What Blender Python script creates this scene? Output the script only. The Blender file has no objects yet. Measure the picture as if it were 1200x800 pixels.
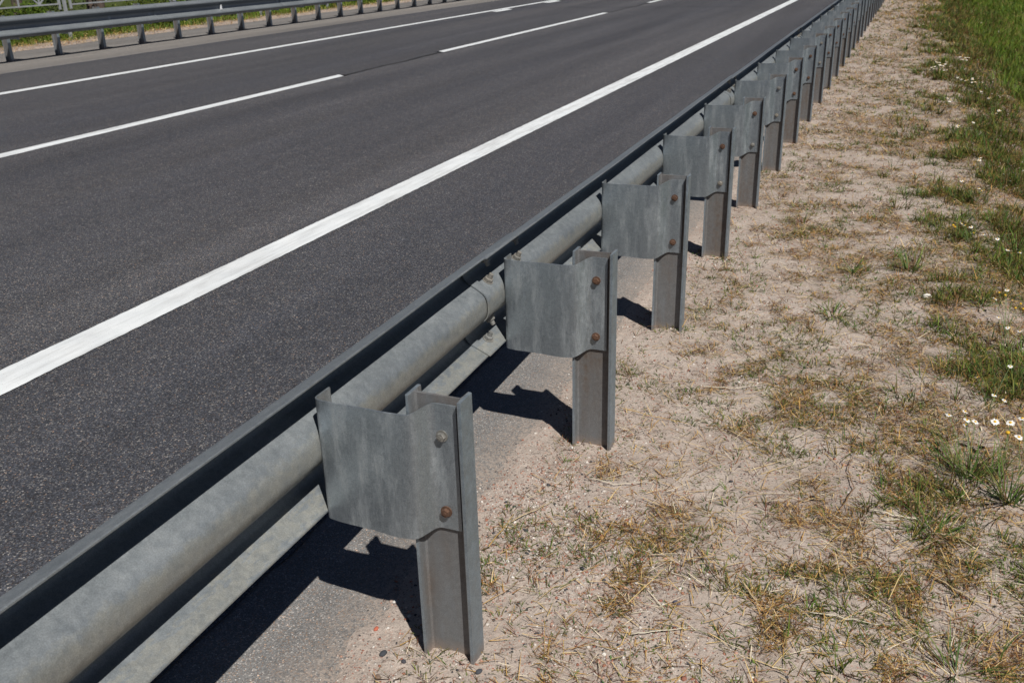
import bpy, bmesh, math, random
import numpy as np
from mathutils import Vector, Matrix

random.seed(7)
rng = np.random.default_rng(7)
scene = bpy.context.scene
COL = scene.collection

# ------------------------------------------------------------------ helpers
def link_mesh(name, me, mat=None, parent=None):
    o = bpy.data.objects.new(name, me)
    COL.objects.link(o)
    if mat is not None:
        me.materials.append(mat)
    if parent is not None:
        o.parent = parent
    return o

def from_arrays(name, V, F, mat=None, parent=None, colors=None, smooth=False):
    """V (n,3); F list of face index arrays, each (m,k)"""
    me = bpy.data.meshes.new(name)
    V = np.asarray(V, np.float32)
    me.vertices.add(len(V)); me.vertices.foreach_set('co', V.ravel())
    loops = np.concatenate([f.ravel() for f in F]).astype(np.int32)
    sizes = np.concatenate([np.full(len(f), f.shape[1]) for f in F]).astype(np.int32)
    starts = np.concatenate([[0], np.cumsum(sizes)[:-1]]).astype(np.int32)
    me.loops.add(len(loops)); me.loops.foreach_set('vertex_index', loops)
    me.polygons.add(len(sizes)); me.polygons.foreach_set('loop_start', starts)
    me.polygons.foreach_set('loop_total', sizes)
    if smooth:
        me.polygons.foreach_set('use_smooth', np.ones(len(sizes), bool))
    me.update(calc_edges=True)
    if colors is not None:
        a = me.color_attributes.new('tint', 'FLOAT_COLOR', 'POINT')
        c = np.ones((len(V), 4), np.float32); c[:, :3] = colors
        a.data.foreach_set('color', c.ravel())
    return link_mesh(name, me, mat, parent)

def bm_obj(name, bm, mat=None, parent=None, smooth=False):
    me = bpy.data.meshes.new(name)
    bm.normal_update(); bm.to_mesh(me); bm.free()
    if smooth:
        for p in me.polygons: p.use_smooth = True
    return link_mesh(name, me, mat, parent)

def tag(o, label=None, cat=None, group=None, kind=None):
    if label: o['label'] = label
    if cat: o['category'] = cat
    if group: o['group'] = group
    if kind: o['kind'] = kind
    return o

def empty(name, loc=(0, 0, 0), rz=0):
    o = bpy.data.objects.new(name, None)
    COL.objects.link(o); o.location = loc; o.rotation_euler = (0, 0, rz)
    o.empty_display_size = .1
    return o

def copy_tree(o, parent=None):
    c = o.copy(); COL.objects.link(c); c.parent = parent
    for ch in list(o.children):
        copy_tree(ch, c)
    return c

# value noise
def _h(ix, iy, s):
    n = (ix.astype(np.int64) * 374761393 + iy.astype(np.int64) * 668265263 + s * 974634777) & 0x7fffffff
    n = ((n ^ (n >> 13)) * 1274126177) & 0x7fffffff
    n = (n ^ (n >> 16)) & 0xffff
    return n / 65535.0
def vn(x, y, s=0):
    x = np.asarray(x, float); y = np.asarray(y, float)
    ix = np.floor(x); iy = np.floor(y); fx = x - ix; fy = y - iy
    fx = fx * fx * (3 - 2 * fx); fy = fy * fy * (3 - 2 * fy)
    a = _h(ix, iy, s); b = _h(ix + 1, iy, s); c = _h(ix, iy + 1, s); d = _h(ix + 1, iy + 1, s)
    return (a * (1 - fx) + b * fx) * (1 - fy) + (c * (1 - fx) + d * fx) * fy
def fbm(x, y, s=0, o=4, g=.5):
    t = 0; a = 1; w = 0
    for i in range(o):
        t = t + a * vn(x * 2 ** i + 17.3 * i, y * 2 ** i - 9.1 * i, s + i); w += a; a *= g
    return t / w
def sst(a, b, x):
    t = np.clip((x - a) / (b - a), 0, 1); return t * t * (3 - 2 * t)

# ------------------------------------------------------------------ materials
class N:
    def __init__(s, name):
        s.m = bpy.data.materials.new(name); s.m.use_nodes = True
        s.t = s.m.node_tree; s.t.nodes.clear()
        s.out = s.t.nodes.new('ShaderNodeOutputMaterial')
        s.p = s.t.nodes.new('ShaderNodeBsdfPrincipled')
        s.t.links.new(s.p.outputs[0], s.out.inputs[0])
    def n(s, typ, **kw):
        x = s.t.nodes.new(typ)
        for k, v in kw.items():
            if k in x.inputs: x.inputs[k].default_value = v
            else: setattr(x, k, v)
        return x
    def l(s, a, b): s.t.links.new(a, b)
    def coord(s, scale=(1, 1, 1), which='Object', loc=(0, 0, 0), rnd=False):
        tc = s.n('ShaderNodeTexCoord'); mp = s.n('ShaderNodeMapping')
        mp.inputs['Scale'].default_value = scale; mp.inputs['Location'].default_value = loc
        s.l(tc.outputs[which], mp.inputs['Vector'])
        if rnd:
            oi = s.n('ShaderNodeObjectInfo'); ml = s.n('ShaderNodeMath', operation='MULTIPLY')
            ml.inputs[1].default_value = 37.0
            s.l(oi.outputs['Random'], ml.inputs[0])
            cb = s.n('ShaderNodeCombineXYZ'); s.l(ml.outputs[0], cb.inputs[0]); s.l(ml.outputs[0], cb.inputs[1])
            s.l(cb.outputs[0], mp.inputs['Location'])
        return mp.outputs[0]
    def noise(s, vec, scale, detail=3, rough=.5):
        x = s.n('ShaderNodeTexNoise', Scale=scale, Detail=detail, Roughness=rough)
        s.l(vec, x.inputs['Vector']); return x.outputs['Fac']
    def vor(s, vec, scale, feature='F1'):
        x = s.n('ShaderNodeTexVoronoi', Scale=scale); x.feature = feature
        s.l(vec, x.inputs['Vector']); return x
    def ramp(s, fac, stops, interp='LINEAR'):
        x = s.n('ShaderNodeValToRGB'); x.color_ramp.interpolation = interp
        e = x.color_ramp.elements
        while len(e) < len(stops): e.new(.5)
        for i, (p, c) in enumerate(stops):
            e[i].position = p
            e[i].color = (c, c, c, 1) if isinstance(c, (int, float)) else (*c, 1)
        s.l(fac, x.inputs[0]); return x.outputs[0]
    def mix(s, fac, a, b, mode='MIX'):
        x = s.n('ShaderNodeMix', data_type='RGBA', blend_type=mode)
        if isinstance(fac, (int, float)): x.inputs[0].default_value = fac
        else: s.l(fac, x.inputs[0])
        for i, v in ((6, a), (7, b)):
            if isinstance(v, tuple): x.inputs[i].default_value = (*v, 1)
            else: s.l(v, x.inputs[i])
        return x.outputs[2]
    def math(s, op, a, b=0.0, clamp=False):
        x = s.n('ShaderNodeMath', operation=op); x.use_clamp = clamp
        for i, v in ((0, a), (1, b)):
            if isinstance(v, (int, float)): x.inputs[i].default_value = v
            else: s.l(v, x.inputs[i])
        return x.outputs[0]
    def bump(s, h, strength=.3, dist=.01, prev=None):
        x = s.n('ShaderNodeBump', Strength=strength, Distance=dist)
        s.l(h, x.inputs['Height'])
        if prev is not None: s.l(prev, x.inputs['Normal'])
        return x.outputs[0]
    def set(s, **kw):
        for k, v in kw.items():
            k = k.replace('_', ' ')
            i = s.p.inputs[k]
            if hasattr(v, 'is_linked'): s.l(v, i)
            elif isinstance(v, tuple) and len(v) == 3: i.default_value = (*v, 1)
            else: i.default_value = v
        return s.m

def asphalt(name, dark, light, sc=230, spread=1.0, tint=(1, 1, 1.05), film=False):
    m = N(name)
    c = m.coord()
    v = m.vor(c, sc); sep = m.n('ShaderNodeSeparateColor'); m.l(v.outputs['Color'], sep.inputs[0])
    q = lambda k: tuple(k * t for t in tint)
    lo = 1 - .45 * spread; hi = 1 + .9 * spread; top = 1 + 2.2 * spread
    base = m.ramp(sep.outputs[0], [(0, q(dark * lo)), (.5, q(dark)), (.85, q(light)), (.97, (light * hi, light * hi * .95, light * hi * .88)), (1, (light * top, light * top * .96, light * top * .92))])
    warmc = m.ramp(sep.outputs[1], [(0, (1, 1, 1)), (.86, (1, 1, 1)), (.93, (1.3, 1.0, .82)), (1, (1.5, 1.08, .8))])
    col = m.mix(1.0, base, warmc, 'MULTIPLY')
    # broad wear streaks along the lane and faint mottling
    st = m.noise(m.coord((1.2, .06, 1)), 1.6, 4, .6)
    col = m.mix(1.0, col, m.ramp(st, [(.32, .80), (.68, 1.16)]), 'MULTIPLY')
    s2 = m.noise(m.coord((.55, .012, 1)), 1.3, 2, .5)
    col = m.mix(1.0, col, m.ramp(s2, [(.35, (.82, .83, .86)), (.65, (1.16, 1.13, 1.09))]), 'MULTIPLY')
    drip = m.vor(m.coord((1.6, .8, 1)), 1.0); col = m.mix(m.ramp(m.math('ADD', drip.outputs['Distance'], m.math('MULTIPLY', m.noise(c, 25, 3, .6), .05)), [(.045, .35), (.06, 0)]), col, (.02, .02, .02))
    mo = m.noise(c, 9, 4, .65)
    col = m.mix(1.0, col, m.ramp(mo, [(.3, .88), (.7, 1.10)]), 'MULTIPLY')
    fi = m.noise(c, 420, 2, .6)
    col = m.mix(1.0, col, m.ramp(fi, [(.3, 1 - .38 * spread), (.7, 1 + .35 * spread)]), 'MULTIPLY')
    if film:     # blown sand thinning out from the verge
        tc = m.n('ShaderNodeTexCoord'); sx = m.n('ShaderNodeSeparateXYZ'); m.l(tc.outputs['Object'], sx.inputs[0])
        q1 = m.math('ADD', sx.outputs[0], m.math('MULTIPLY', m.math('SUBTRACT', m.noise(c, 4, 4, .6), .5), .22))
        k1 = m.math('MULTIPLY', m.ramp(m.math('ADD', q1, 2.0), [(.86, 0), (1.07, 1)]), m.ramp(m.noise(c, 130, 4, .75), [(.42, 0), (.6, 1)]))
        k1 = m.math('MAXIMUM', k1, m.ramp(m.math('ADD', q1, 2.0), [(1.02, 0), (1.09, .85)]))
        col = m.mix(k1, col, (.36, .30, .255))
    b1 = m.bump(v.outputs['Distance'], .5 * spread, .003)
    b2 = m.bump(fi, .3, .002, b1)
    return m.set(Base_Color=col, Roughness=.72, Normal=b2, Specular_IOR_Level=.45)

def metal(name, base, dust, amount=.5, rough=.5, metallic=.45, streak=(1, 1, 1), rust=.0, scale=1.0, contrast=1.0, band=None, web=False, fine=1.0):
    m = N(name)
    c = m.coord(rnd=True)
    cs = m.coord(streak, rnd=True)
    n1 = m.noise(cs, 9 * scale, 5, .62); n2 = m.noise(cs if fine != 1 else c, 42 * scale * fine, 4, .6); n3 = m.noise(c, 420, 3, .7)
    b = tuple(base)
    col = m.mix(m.ramp(n2, [(.3, 0), (.7, 1)]), tuple(x * (1 - .22 * contrast) for x in b), tuple(min(1, x * (1 + .2 * contrast)) for x in b))
    if band is not None:
        # road dirt that has run down the middle groove and lower lip in ragged streaks
        tc = m.n('ShaderNodeTexCoord'); sx = m.n('ShaderNodeSeparateXYZ'); m.l(tc.outputs['Object'], sx.inputs[0])
        rag = m.noise(m.coord((3, 1, .12)), 26, 5, .65); big = m.noise(m.coord((1, 1, .2)), 2.2, 3, .6)
        zz = m.math('ADD', sx.outputs[2], m.math('MULTIPLY', m.math('SUBTRACT', rag, .5), .075))
        zz = m.math('ADD', zz, m.math('MULTIPLY', m.math('SUBTRACT', big, .5), .05))
        w_ = None
        for z0, hw in band:
            g = m.ramp(m.math('DIVIDE', m.math('ABSOLUTE', m.math('SUBTRACT', zz, z0)), hw), [(.55, 1), (1, 0)])
            w_ = g if w_ is None else m.math('MAXIMUM', w_, g)
    f = m.math('MULTIPLY', m.ramp(n1, [(.5 - .25 * amount, 0), (.5 + .2 - .12 * amount, 1)]), m.ramp(n2, [(.25, .35), (.62, 1)]))

    if web:      # soil film sticks between the flanges, not on their outer faces
        tc = m.n('ShaderNodeTexCoord'); sx = m.n('ShaderNodeSeparateXYZ'); m.l(tc.outputs['Object'], sx.inputs[0])
        f = m.math('MULTIPLY', m.math('ADD', m.math('MULTIPLY', f, .5), .5), m.ramp(m.math('ABSOLUTE', sx.outputs[0]), [(.0505, 1), (.0535, .04)]))
    col0 = col; col = m.mix(f, col, tuple(dust))
    if band is not None:
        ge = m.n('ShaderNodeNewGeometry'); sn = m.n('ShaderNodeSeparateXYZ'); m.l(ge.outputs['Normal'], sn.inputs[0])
        upf = m.math('MULTIPLY', m.ramp(m.math('ADD', m.math('MULTIPLY', sn.outputs[2], .5), .5), [(.27, 0), (.46, 1)]), m.ramp(n1, [(.3, .62), (.7, .86)]))  # zinc patina kept to up-facing sheet, painting in lit tops and shaded hollows
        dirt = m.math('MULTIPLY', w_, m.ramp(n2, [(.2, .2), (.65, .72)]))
        lit_patina = m.mix(m.ramp(n2, [(.3, 0), (.7, 1)]), (.215, .240, .258), (.262, .284, .298))
        col = m.mix(upf, col0, lit_patina); col = m.mix(dirt, col, tuple(dust))
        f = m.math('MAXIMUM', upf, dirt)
    # spangle of the zinc coat
    sp = m.vor(c, 120); ss = m.n('ShaderNodeSeparateColor'); m.l(sp.outputs['Color'], ss.inputs[0])
    col = m.mix(1.0, col, m.ramp(ss.outputs[0], [(0, .93), (1, 1.07)]), 'MULTIPLY')
    col = m.mix(1.0, col, m.ramp(n3, [(.25, .72), (.75, 1.3)]), 'MULTIPLY')
    if web:
        low = m.math('MULTIPLY', m.ramp(m.math('ADD', sx.outputs[2], m.math('MULTIPLY', n2, .03)), [(.018, 1), (.062, 0)]), m.ramp(n3, [(.3, .5), (.6, 1)]))
        col = m.mix(low, col, (.30, .24, .20))
    if rust > 0:
        r = m.ramp(m.noise(c, 14, 6, .7), [(.70 - .25 * rust, 0), (.80 - .2 * rust, 1)])
        col = m.mix(m.math('MULTIPLY', r, .7), col, (.13, .065, .035))
    ro = m.ramp(n2, [(.3, rough - .08), (.7, rough + .14)])
    me = m.math('MULTIPLY', m.math('SUBTRACT', 1.0, m.math('MULTIPLY', f, .9)), metallic)
    bp = m.bump(n3, .12, .001); bp = m.bump(n2, .10, .004, bp)
    return m.set(Base_Color=col, Roughness=ro, Metallic=me, Normal=bp)

def tinted(name, rough=.75, trans=.25, spec=.25):
    m = N(name)
    a = m.n('ShaderNodeVertexColor'); a.layer_name = 'tint'
    col = a.outputs['Color']
    m.set(Base_Color=col, Roughness=rough, Specular_IOR_Level=spec)
    if trans > 0:
        tr = m.n('ShaderNodeBsdfTranslucent'); m.l(col, tr.inputs[0])
        mx = m.n('ShaderNodeMixShader'); mx.inputs[0].default_value = trans
        m.l(m.p.outputs[0], mx.inputs[1]); m.l(tr.outputs[0], mx.inputs[2]); m.l(mx.outputs[0], m.out.inputs[0])
    return m.m

M = {}
M['road'] = asphalt('road_asphalt', .054, .098, 235, 1.1, (.89, .96, 1.17))
M['shoulder'] = asphalt('shoulder_asphalt', .165, .215, 340, .6, (1.01, 1.0, .985), True)
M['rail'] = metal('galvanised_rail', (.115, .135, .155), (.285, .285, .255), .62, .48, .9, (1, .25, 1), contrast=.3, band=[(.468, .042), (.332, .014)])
M['bracket'] = metal('galvanised_bracket', (.285, .325, .36), (.27, .295, .31), .05, .36, .68, (3, 3, .6), rust=.0, contrast=.16, fine=1.8)
M['post'] = metal('weathered_post', (.26, .31, .35), (.125, .099, .081), .62, .52, .6, (1.5, 1.5, .22), rust=.15, contrast=.5, web=True)
M['zinc'] = metal('zinc_fastener', (.24, .245, .24), (.25, .22, .18), .5, .5, .5, rust=.2)
M['rust'] = metal('rusty_bolt', (.085, .045, .03), (.14, .075, .045), .5, .85, .1, rust=.6)
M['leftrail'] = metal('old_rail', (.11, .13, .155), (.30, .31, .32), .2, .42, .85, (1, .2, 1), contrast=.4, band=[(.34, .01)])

def paint_mat():
    m = N('road_paint'); c = m.coord()
    n = m.noise(c, 7, 5, .6); v = m.noise(c, 190, 3, .7); d = m.noise(m.coord((5, .7, 1)), 3, 4, .6)
    col = m.ramp(n, [(.25, (.66, .70, .73)), (.75, (.76, .79, .81))])
    col = m.mix(1.0, col, m.ramp(d, [(.3, .9), (.65, 1.03)]), 'MULTIPLY')
    hole = m.ramp(v, [(.31, 1), (.37, 0)])
    col = m.mix(m.math('MULTIPLY', hole, .7), col, (.13, .13, .135))
    scuff = m.ramp(m.noise(m.coord((3, .25, 1)), 5, 5, .7), [(.46, 0), (.66, .42)])
    col = m.mix(scuff, col, (.30, .30, .30))
    b = m.bump(v, .25, .002)
    return m.set(Base_Color=col, Roughness=.7, Normal=b)
M['paint'] = paint_mat()

def ground_mat():
    m = N('sandy_ground'); c = m.coord()
    a = m.n('ShaderNodeVertexColor'); a.layer_name = 'tint'      # R = turf share, G = dry litter share
    sep = m.n('ShaderNodeSeparateColor'); m.l(a.outputs['Color'], sep.inputs[0])
    n1 = m.noise(c, 3.5, 5, .6); n2 = m.noise(c, 38, 4, .65); n3 = m.noise(c, 600, 2, .6)
    sand = m.ramp(n1, [(.3, (.35, .290, .248)), (.55, (.43, .366, .320)), (.75, (.48, .42, .372))])
    sand = m.mix(1.0, sand, m.ramp(n2, [(.3, .84), (.65, 1.06)]), 'MULTIPLY')
    sand = m.mix(1.0, sand, m.ramp(m.noise(c, 330, 3, .75), [(.28, .62), (.72, 1.34)]), 'MULTIPLY')
    v = m.vor(c, 170); vs = m.n('ShaderNodeSeparateColor'); m.l(v.outputs['Color'], vs.inputs[0])
    grit = m.ramp(vs.outputs[0], [(0, (.06, .06, .065)), (.25, (.16, .13, .12)), (.45, (.34, .15, .11)), (.7, (.42, .33, .27)), (1, (.62, .60, .56))], 'CONSTANT')
    gm = m.math('MULTIPLY', m.ramp(vs.outputs[1], [(.70, 0), (.74, 1)]), m.ramp(m.noise(c, 5, 3, .6), [(.35, .25), (.6, 1)]))
    gm = m.math('MULTIPLY', gm, m.ramp(v.outputs['Distance'], [(.35, 1), (.55, 0)]))
    sand = m.mix(gm, sand, grit)
    crumb = m.ramp(n2, [(.3, (.11, .075, .05)), (.7, (.27, .20, .14))])
    col = m.mix(m.math('MULTIPLY', sep.outputs[1], m.ramp(m.noise(c, 60, 4, .7), [(.38, .05), (.62, .9)])), sand, crumb)
    turf = m.ramp(m.noise(c, 24, 4, .7), [(.3, (.030, .042, .012)), (.55, (.06, .08, .02)), (.75, (.13, .11, .05))])
    col = m.mix(m.math('MULTIPLY', sep.outputs[2], m.ramp(n2, [(.3, 1), (.7, .6)])), col, (.165, .125, .105))
    col = m.mix(sep.outputs[0], col, turf)
    b = m.bump(n2, .5, .012); b = m.bump(m.noise(c, 150, 3, .6), .5, .004, b); b = m.bump(n3, .3, .0015, b)
    return m.set(Base_Color=col, Roughness=.95, Normal=b, Specular_IOR_Level=.15)
M['ground'] = ground_mat()
M['grass'] = tinted('grass_blades', .6, .18)
M['straw'] = tinted('dry_straw', .75, .08)
M['stone'] = tinted('small_stones', .8, 0)
M['leaf'] = tinted('bush_leaves', .55, .3, .3)

def simple(name, c1, c2, scale=20, rough=.7, metallic=0, bump=.3):
    m = N(name); c = m.coord(rnd=True); n = m.noise(c, scale, 5, .6)
    return m.set(Base_Color=m.ramp(n, [(.3, c1), (.7, c2)]), Roughness=rough, Metallic=metallic, Normal=m.bump(n, bump, .01))
M['bark'] = simple('tree_bark', (.05, .038, .032), (.11, .08, .065), 14, .9, 0, .8)
M['white_steel'] = simple('pale_painted_steel', (.27, .29, .31), (.38, .40, .42), 9, .5, .1)
M['tar'] = simple('dark_joint_filler', (.012, .012, .013), (.03, .03, .032), 40, .7)
M['petal'] = simple('white_petals', (.78, .78, .76), (.86, .86, .84), 60, .6)
M['disc'] = simple('yellow_disc', (.65, .36, .02), (.80, .50, .04), 200, .8)
M['stem'] = simple('green_stem', (.07, .11, .03), (.12, .17, .05), 40, .6)
M['reflector'] = simple('pale_reflector', (.7, .72, .75), (.82, .84, .86), 30, .25)

# ------------------------------------------------------------------ terrain
def edge_sand(y):                       # where the sand meets the asphalt shoulder
    return -.955 + .05 * (fbm(y * 1.1, y * 0 + 3, 11, 4) - .5) * 2
def brk(y):                             # top edge of the embankment
    return .46 + .10 * (fbm(y * .35, y * 0 + 8, 12, 3) - .5) * 2
def zt(x, y):
    x = np.asarray(x, float); y = np.asarray(y, float)
    e = edge_sand(y)
    z = -.05 + .052 * sst(-.30, -.0, x - e) * 0
    right = x > -7
    d = x - e
    zr = np.where(d < -.16, -.05, np.interp(d, [-.16, -.05, 0, .06, .2], [-.05, -.008, .0005, .004, .006]))
    rough = (fbm(x * 9, y * 9, 21, 4) - .5) * .016 + (fbm(x * 40, y * 40, 22, 3) - .5) * .007
    bump2 = (fbm(x * 2.2, y * 2.2, 25, 3) - .5) * .035
    zr = zr + rough * sst(-.14, .02, d) + bump2 * sst(.2, .8, d)
    b = brk(y); s = x - b
    lump = (fbm(x * 4.5, y * 4.5, 23, 3) - .5) * .14 * sst(-.10, .25, s)
    drop = np.where(s > 0, -.50 * s + .50 * .12 * (1 - np.exp(-np.maximum(s, 0) / .12)), 0)
    drop = np.where(s > 2.2, -.50 * 2.08 - .05 * (s - 2.2), drop)
    drop = np.maximum(drop, -1.7)
    zr = zr + lump * (1 - sst(2, 5, s)) + drop
    for k in range(24):                 # soil heaped round the foot of each post
        zr = zr + .0065 * np.exp(-(((x + .7685) / .085) ** 2 + ((y - 1.457 - k) / .075) ** 2)) * (.6 + .8 * vn(x * 30, y * 30, 27))
    # left of the road
    dl = -14.75 - x + (fbm(y * .8, y * 0, 31, 3) - .5) * .3
    zl = -.05 + .075 * sst(-.10, .25, dl) + (fbm(x * 3, y * 3, 32, 3) - .5) * .05 * sst(0, .5, dl)
    return np.where(right, zr, zl)

xs = np.concatenate([np.array([-400, -200, -100, -60, -40, -30, -24]), np.arange(-20, -14, .2), np.array([-14, -12, -9, -5, -2, -1.3]),
                     np.arange(-1.2, -.8, .01), np.arange(-.8, 1.4, .02), np.arange(1.4, 4, .1), np.arange(4, 12, .5),
                     np.array([12, 16, 22, 32, 50, 80, 140, 240, 400])])
ys = np.concatenate([np.array([-120, -60, -30, -15, -8, -4, -2, -1, 0, .4]), np.arange(.8, 4.4, .012), np.arange(4.4, 10, .04),
                     np.arange(10, 32, .2), np.arange(32, 60, 1.), np.array([60, 70, 85, 110, 150, 220, 320, 600])])
GX, GY = np.meshgrid(xs, ys)
GZ = zt(GX, GY)
nx, ny = len(xs), len(ys)
idx = np.arange(nx * ny).reshape(ny, nx)
F = np.stack([idx[:-1, :-1], idx[:-1, 1:], idx[1:, 1:], idx[1:, :-1]], -1).reshape(-1, 4)

def green_share(x, y):                   # where turf covers the soil
    s = x - brk(y)
    far = sst(6, 14, y)
    g = sst(.80 - .30 * far, 1.20 - .30 * far, s + (fbm(x * 3, y * 1.5, 41, 3) - .5) * .7)
    left = sst(.0, .7, -15.1 - x + (fbm(x * 2, y * 2, 42, 3) - .5) * .6)
    return np.maximum(g, left)
def litter_share(x, y):                  # dry mat patches on the verge
    n = fbm(x * 8.5 + 3, y * 7.0, 51, 5, .62); n2 = fbm(x * 1.3, y * 1.3, 55, 3)
    d = x - edge_sand(y)
    side = sst(.02, .40, d) ** .6
    dens = .46 + .30 * (n2 - .5) + .08 * sst(.5, 1.4, d) + .05 * sst(2.5, 7, y)
    f = sst(.0, .10, n - (1 - dens) + .0)
    left = sst(-.2, .2, -14.8 - x)
    sl = .85 * sst(.0, .25, x - brk(y)) * (.6 + .4 * n)
    f = f * (1 - .35 * sst(5, 12, y)); return np.where(x > -7, np.maximum(f * side, sl), .8 * left)
cols = np.stack([green_share(GX, GY).ravel(), litter_share(GX, GY).ravel() * .55, np.where(GX > -7, sst(.02, .45, GX - brk(GY) + (fbm(GX * 5, GY * 5, 43, 3) - .5) * .5), 0).ravel()], -1)
ground = from_arrays('ground', np.stack([GX.ravel(), GY.ravel(), GZ.ravel()], -1), [F], M['ground'], colors=cols, smooth=True)
tag(ground, 'pinkish sandy verge with dry litter running down to green turf', 'ground', kind='structure')

# ------------------------------------------------------------------ road
def strip(name, xl, xr, y0, y1, z, mat, step=.05, jit=.0, seed=0, nx_=1, kind='structure', parent=None, freq=14, ends=0.0):
    n = max(2, int((y1 - y0) / step) + 1)
    y = np.linspace(y0, y1, n)
    jl = (fbm(y * freq, y * 0 + seed, 61 + seed, 4, .7) - .5) * 2 * jit; jr = (fbm(y * freq, y * 0 + seed + 5, 71 + seed, 4, .7) - .5) * 2 * jit
    L = np.stack([xl + jl, y, np.full(n, z)], -1); R = np.stack([xr + jr, y, np.full(n, z)], -1)
    if ends:
        L[0, 1] += ends; R[-1, 1] -= ends
    V = np.concatenate([L, R]); i = np.arange(n - 1)
    o = from_arrays(name, V, [np.stack([i, i + n, i + n + 1, i + 1], -1)], mat, parent)
    if kind: o['kind'] = kind
    return o
XS = -1.33
o = strip('shoulder', -15.0, -.72, -40, 300, -.004, M['shoulder'], .5); tag(o, 'pale worn asphalt shoulder under the crash barriers', 'shoulder')
o = strip('road', -11.94, XS, -6, 60, 0.0, M['road'], .02, .035, 3, freq=2.0); tag(o, 'dark grey asphalt carriageway', 'road')
o = strip('road', -11.94, XS, 60.0, 300, 0.0, M['road'], 5); tag(o, 'dark grey asphalt carriageway in the distance', 'road')
ZP = .004
def line(name, xc, w, y0, y1, label, ends=0.0, step=.01):
    o = strip(name, xc - w / 2, xc + w / 2, y0, y1, ZP, M['paint'], step, .0045, int(abs(xc * 7 + y0)) % 50, freq=22, ends=ends)
    tag(o, label, 'road marking')
line('edge_line', -2.975, .19, -2, 80, 'wide solid white line nearest the near barrier', step=.012)
line('edge_line', -10.06, .17, -2, 80, 'thin solid white line on the far side of the road', step=.03)
DC = -6.73; dy = 8.0
for k, (a, b) in enumerate([(-1.5, 2.6), (4.7, 10.75), (13.55, 22.5), (26.4, 32.4), (36, 44)]):
    line('lane_dash', DC, .15, a, b, ['white lane dash behind the camera', 'white lane dash starting at the left edge of the view', 'second white lane dash, before the road bends out of view',
                                       'farthest white lane dash at the top of the view', 'white lane dash beyond the view'][k], ends=.12)
for k, a in enumerate([22.9, 26.7, 30.5]):
    o = strip('short_dash', -10.06 + .12, -10.06 + .36, a, a + 1.25, ZP + .0, M['paint'], .05, .004, k, ends=.2)
    tag(o, ['nearer short white dash touching the far edge line', 'farther short white dash beside the far edge line', 'last short white dash beside the far edge line'][k], 'road marking')

# tar filled joint between the lane dashes, and the transverse joint further up
def crack(name, pts_fn, w, label):
    n = 1400; t = np.linspace(0, 1, n)
    x, y, nxv, nyv = pts_fn(t)
    ww = w * (.35 + 1.1 * fbm(t * 160, t * 0 + 2, 81, 3))
    V = np.concatenate([np.stack([x - nxv * ww, y - nyv * ww, np.full(n, .0022)], -1), np.stack([x + nxv * ww, y + nyv * ww, np.full(n, .0022)], -1)])
    i = np.arange(n - 1)
    o = from_arrays(name, V, [np.stack([i, i + 1, i + n + 1, i + n], -1)], M['tar']); tag(o, label, 'road joint', kind='structure')
crack('joint', lambda t: (DC + .03 + (fbm(t * 90, t * 0, 82, 4) - .5) * .10, 2 + 34 * t, 1, 0), .032, 'dark filled joint running between the lane dashes')
crack('joint', lambda t: (-9.9 + 8.5 * t, 24.6 + (fbm(t * 30, t * 0, 83, 3) - .5) * .15, 0, 1), .03, 'thin dark joint crossing the road far ahead')

# ------------------------------------------------------------------ crash barrier parts
PX, PY = -.7685, 1.430            # centre of first post, near flange edge
RAILX = -.2765                    # rail back plane in post space
def I_section():
    w, d, tf, tw = .0595, .0548, .0075, .006
    yc = d / 2
    pts = [(-w, 0), (-w + tf, .0006), (-w + tf + .002, yc - tw / 2 - .004), (-w + tf + .006, yc - tw / 2), (w - tf - .006, yc - tw / 2), (w - tf - .002, yc - tw / 2 - .004), (w - tf, .0006), (w, 0),
           (w, d), (w - tf, d - .0006), (w - tf - .002, yc + tw / 2 + .004), (w - tf - .006, yc + tw / 2), (-w + tf + .006, yc + tw / 2), (-w + tf + .002, yc + tw / 2 + .004), (-w + tf, d - .0006), (-w, d)]
    return pts
def post_mesh():
    bm = bmesh.new(); P = I_section(); zs = [-.35, 0, .2, .4, .6385]
    rings = [[bm.verts.new((x, y, z)) for x, y in P] for z in zs]
    # slightly rough saw cut on the top
    for v in rings[-1]: v.co.z += random.uniform(-.0012, .0012) + (.0015 if abs(v.co.x) > .05 else -.001)
    n = len(P)
    for a, b in zip(rings, rings[1:]):
        for i in range(n): bm.faces.new((a[i], a[(i + 1) % n], b[(i + 1) % n], b[i]))
    bm.faces.new(rings[-1])
    me_bev = [e for e in bm.edges if abs(e.verts[0].co.z - e.verts[1].co.z) > .1 and abs(abs(e.verts[0].co.x) - .0595) < 1e-4]
    bmesh.ops.bevel(bm, geom=me_bev, offset=.0016, segments=2, affect='EDGES')
    bmesh.ops.recalc_face_normals(bm, faces=bm.faces)
    return bm
def round_path(P, r, seg=5):
    """round the corners of an open polyline"""
    out = [Vector(P[0])]
    for i in range(1, len(P) - 1):
        a, b, c = Vector(P[i - 1]), Vector(P[i]), Vector(P[i + 1])
        d1 = (a - b); d2 = (c - b); rr = min(r, d1.length * .48, d2.length * .48)
        p1 = b + d1.normalized() * rr; p2 = b + d2.normalized() * rr
        for k in range(seg + 1):
            t = k / seg; out.append((1 - t) ** 2 * p1 + 2 * t * (1 - t) * b + t * t * p2)
    out.append(Vector(P[-1])); return out
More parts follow.
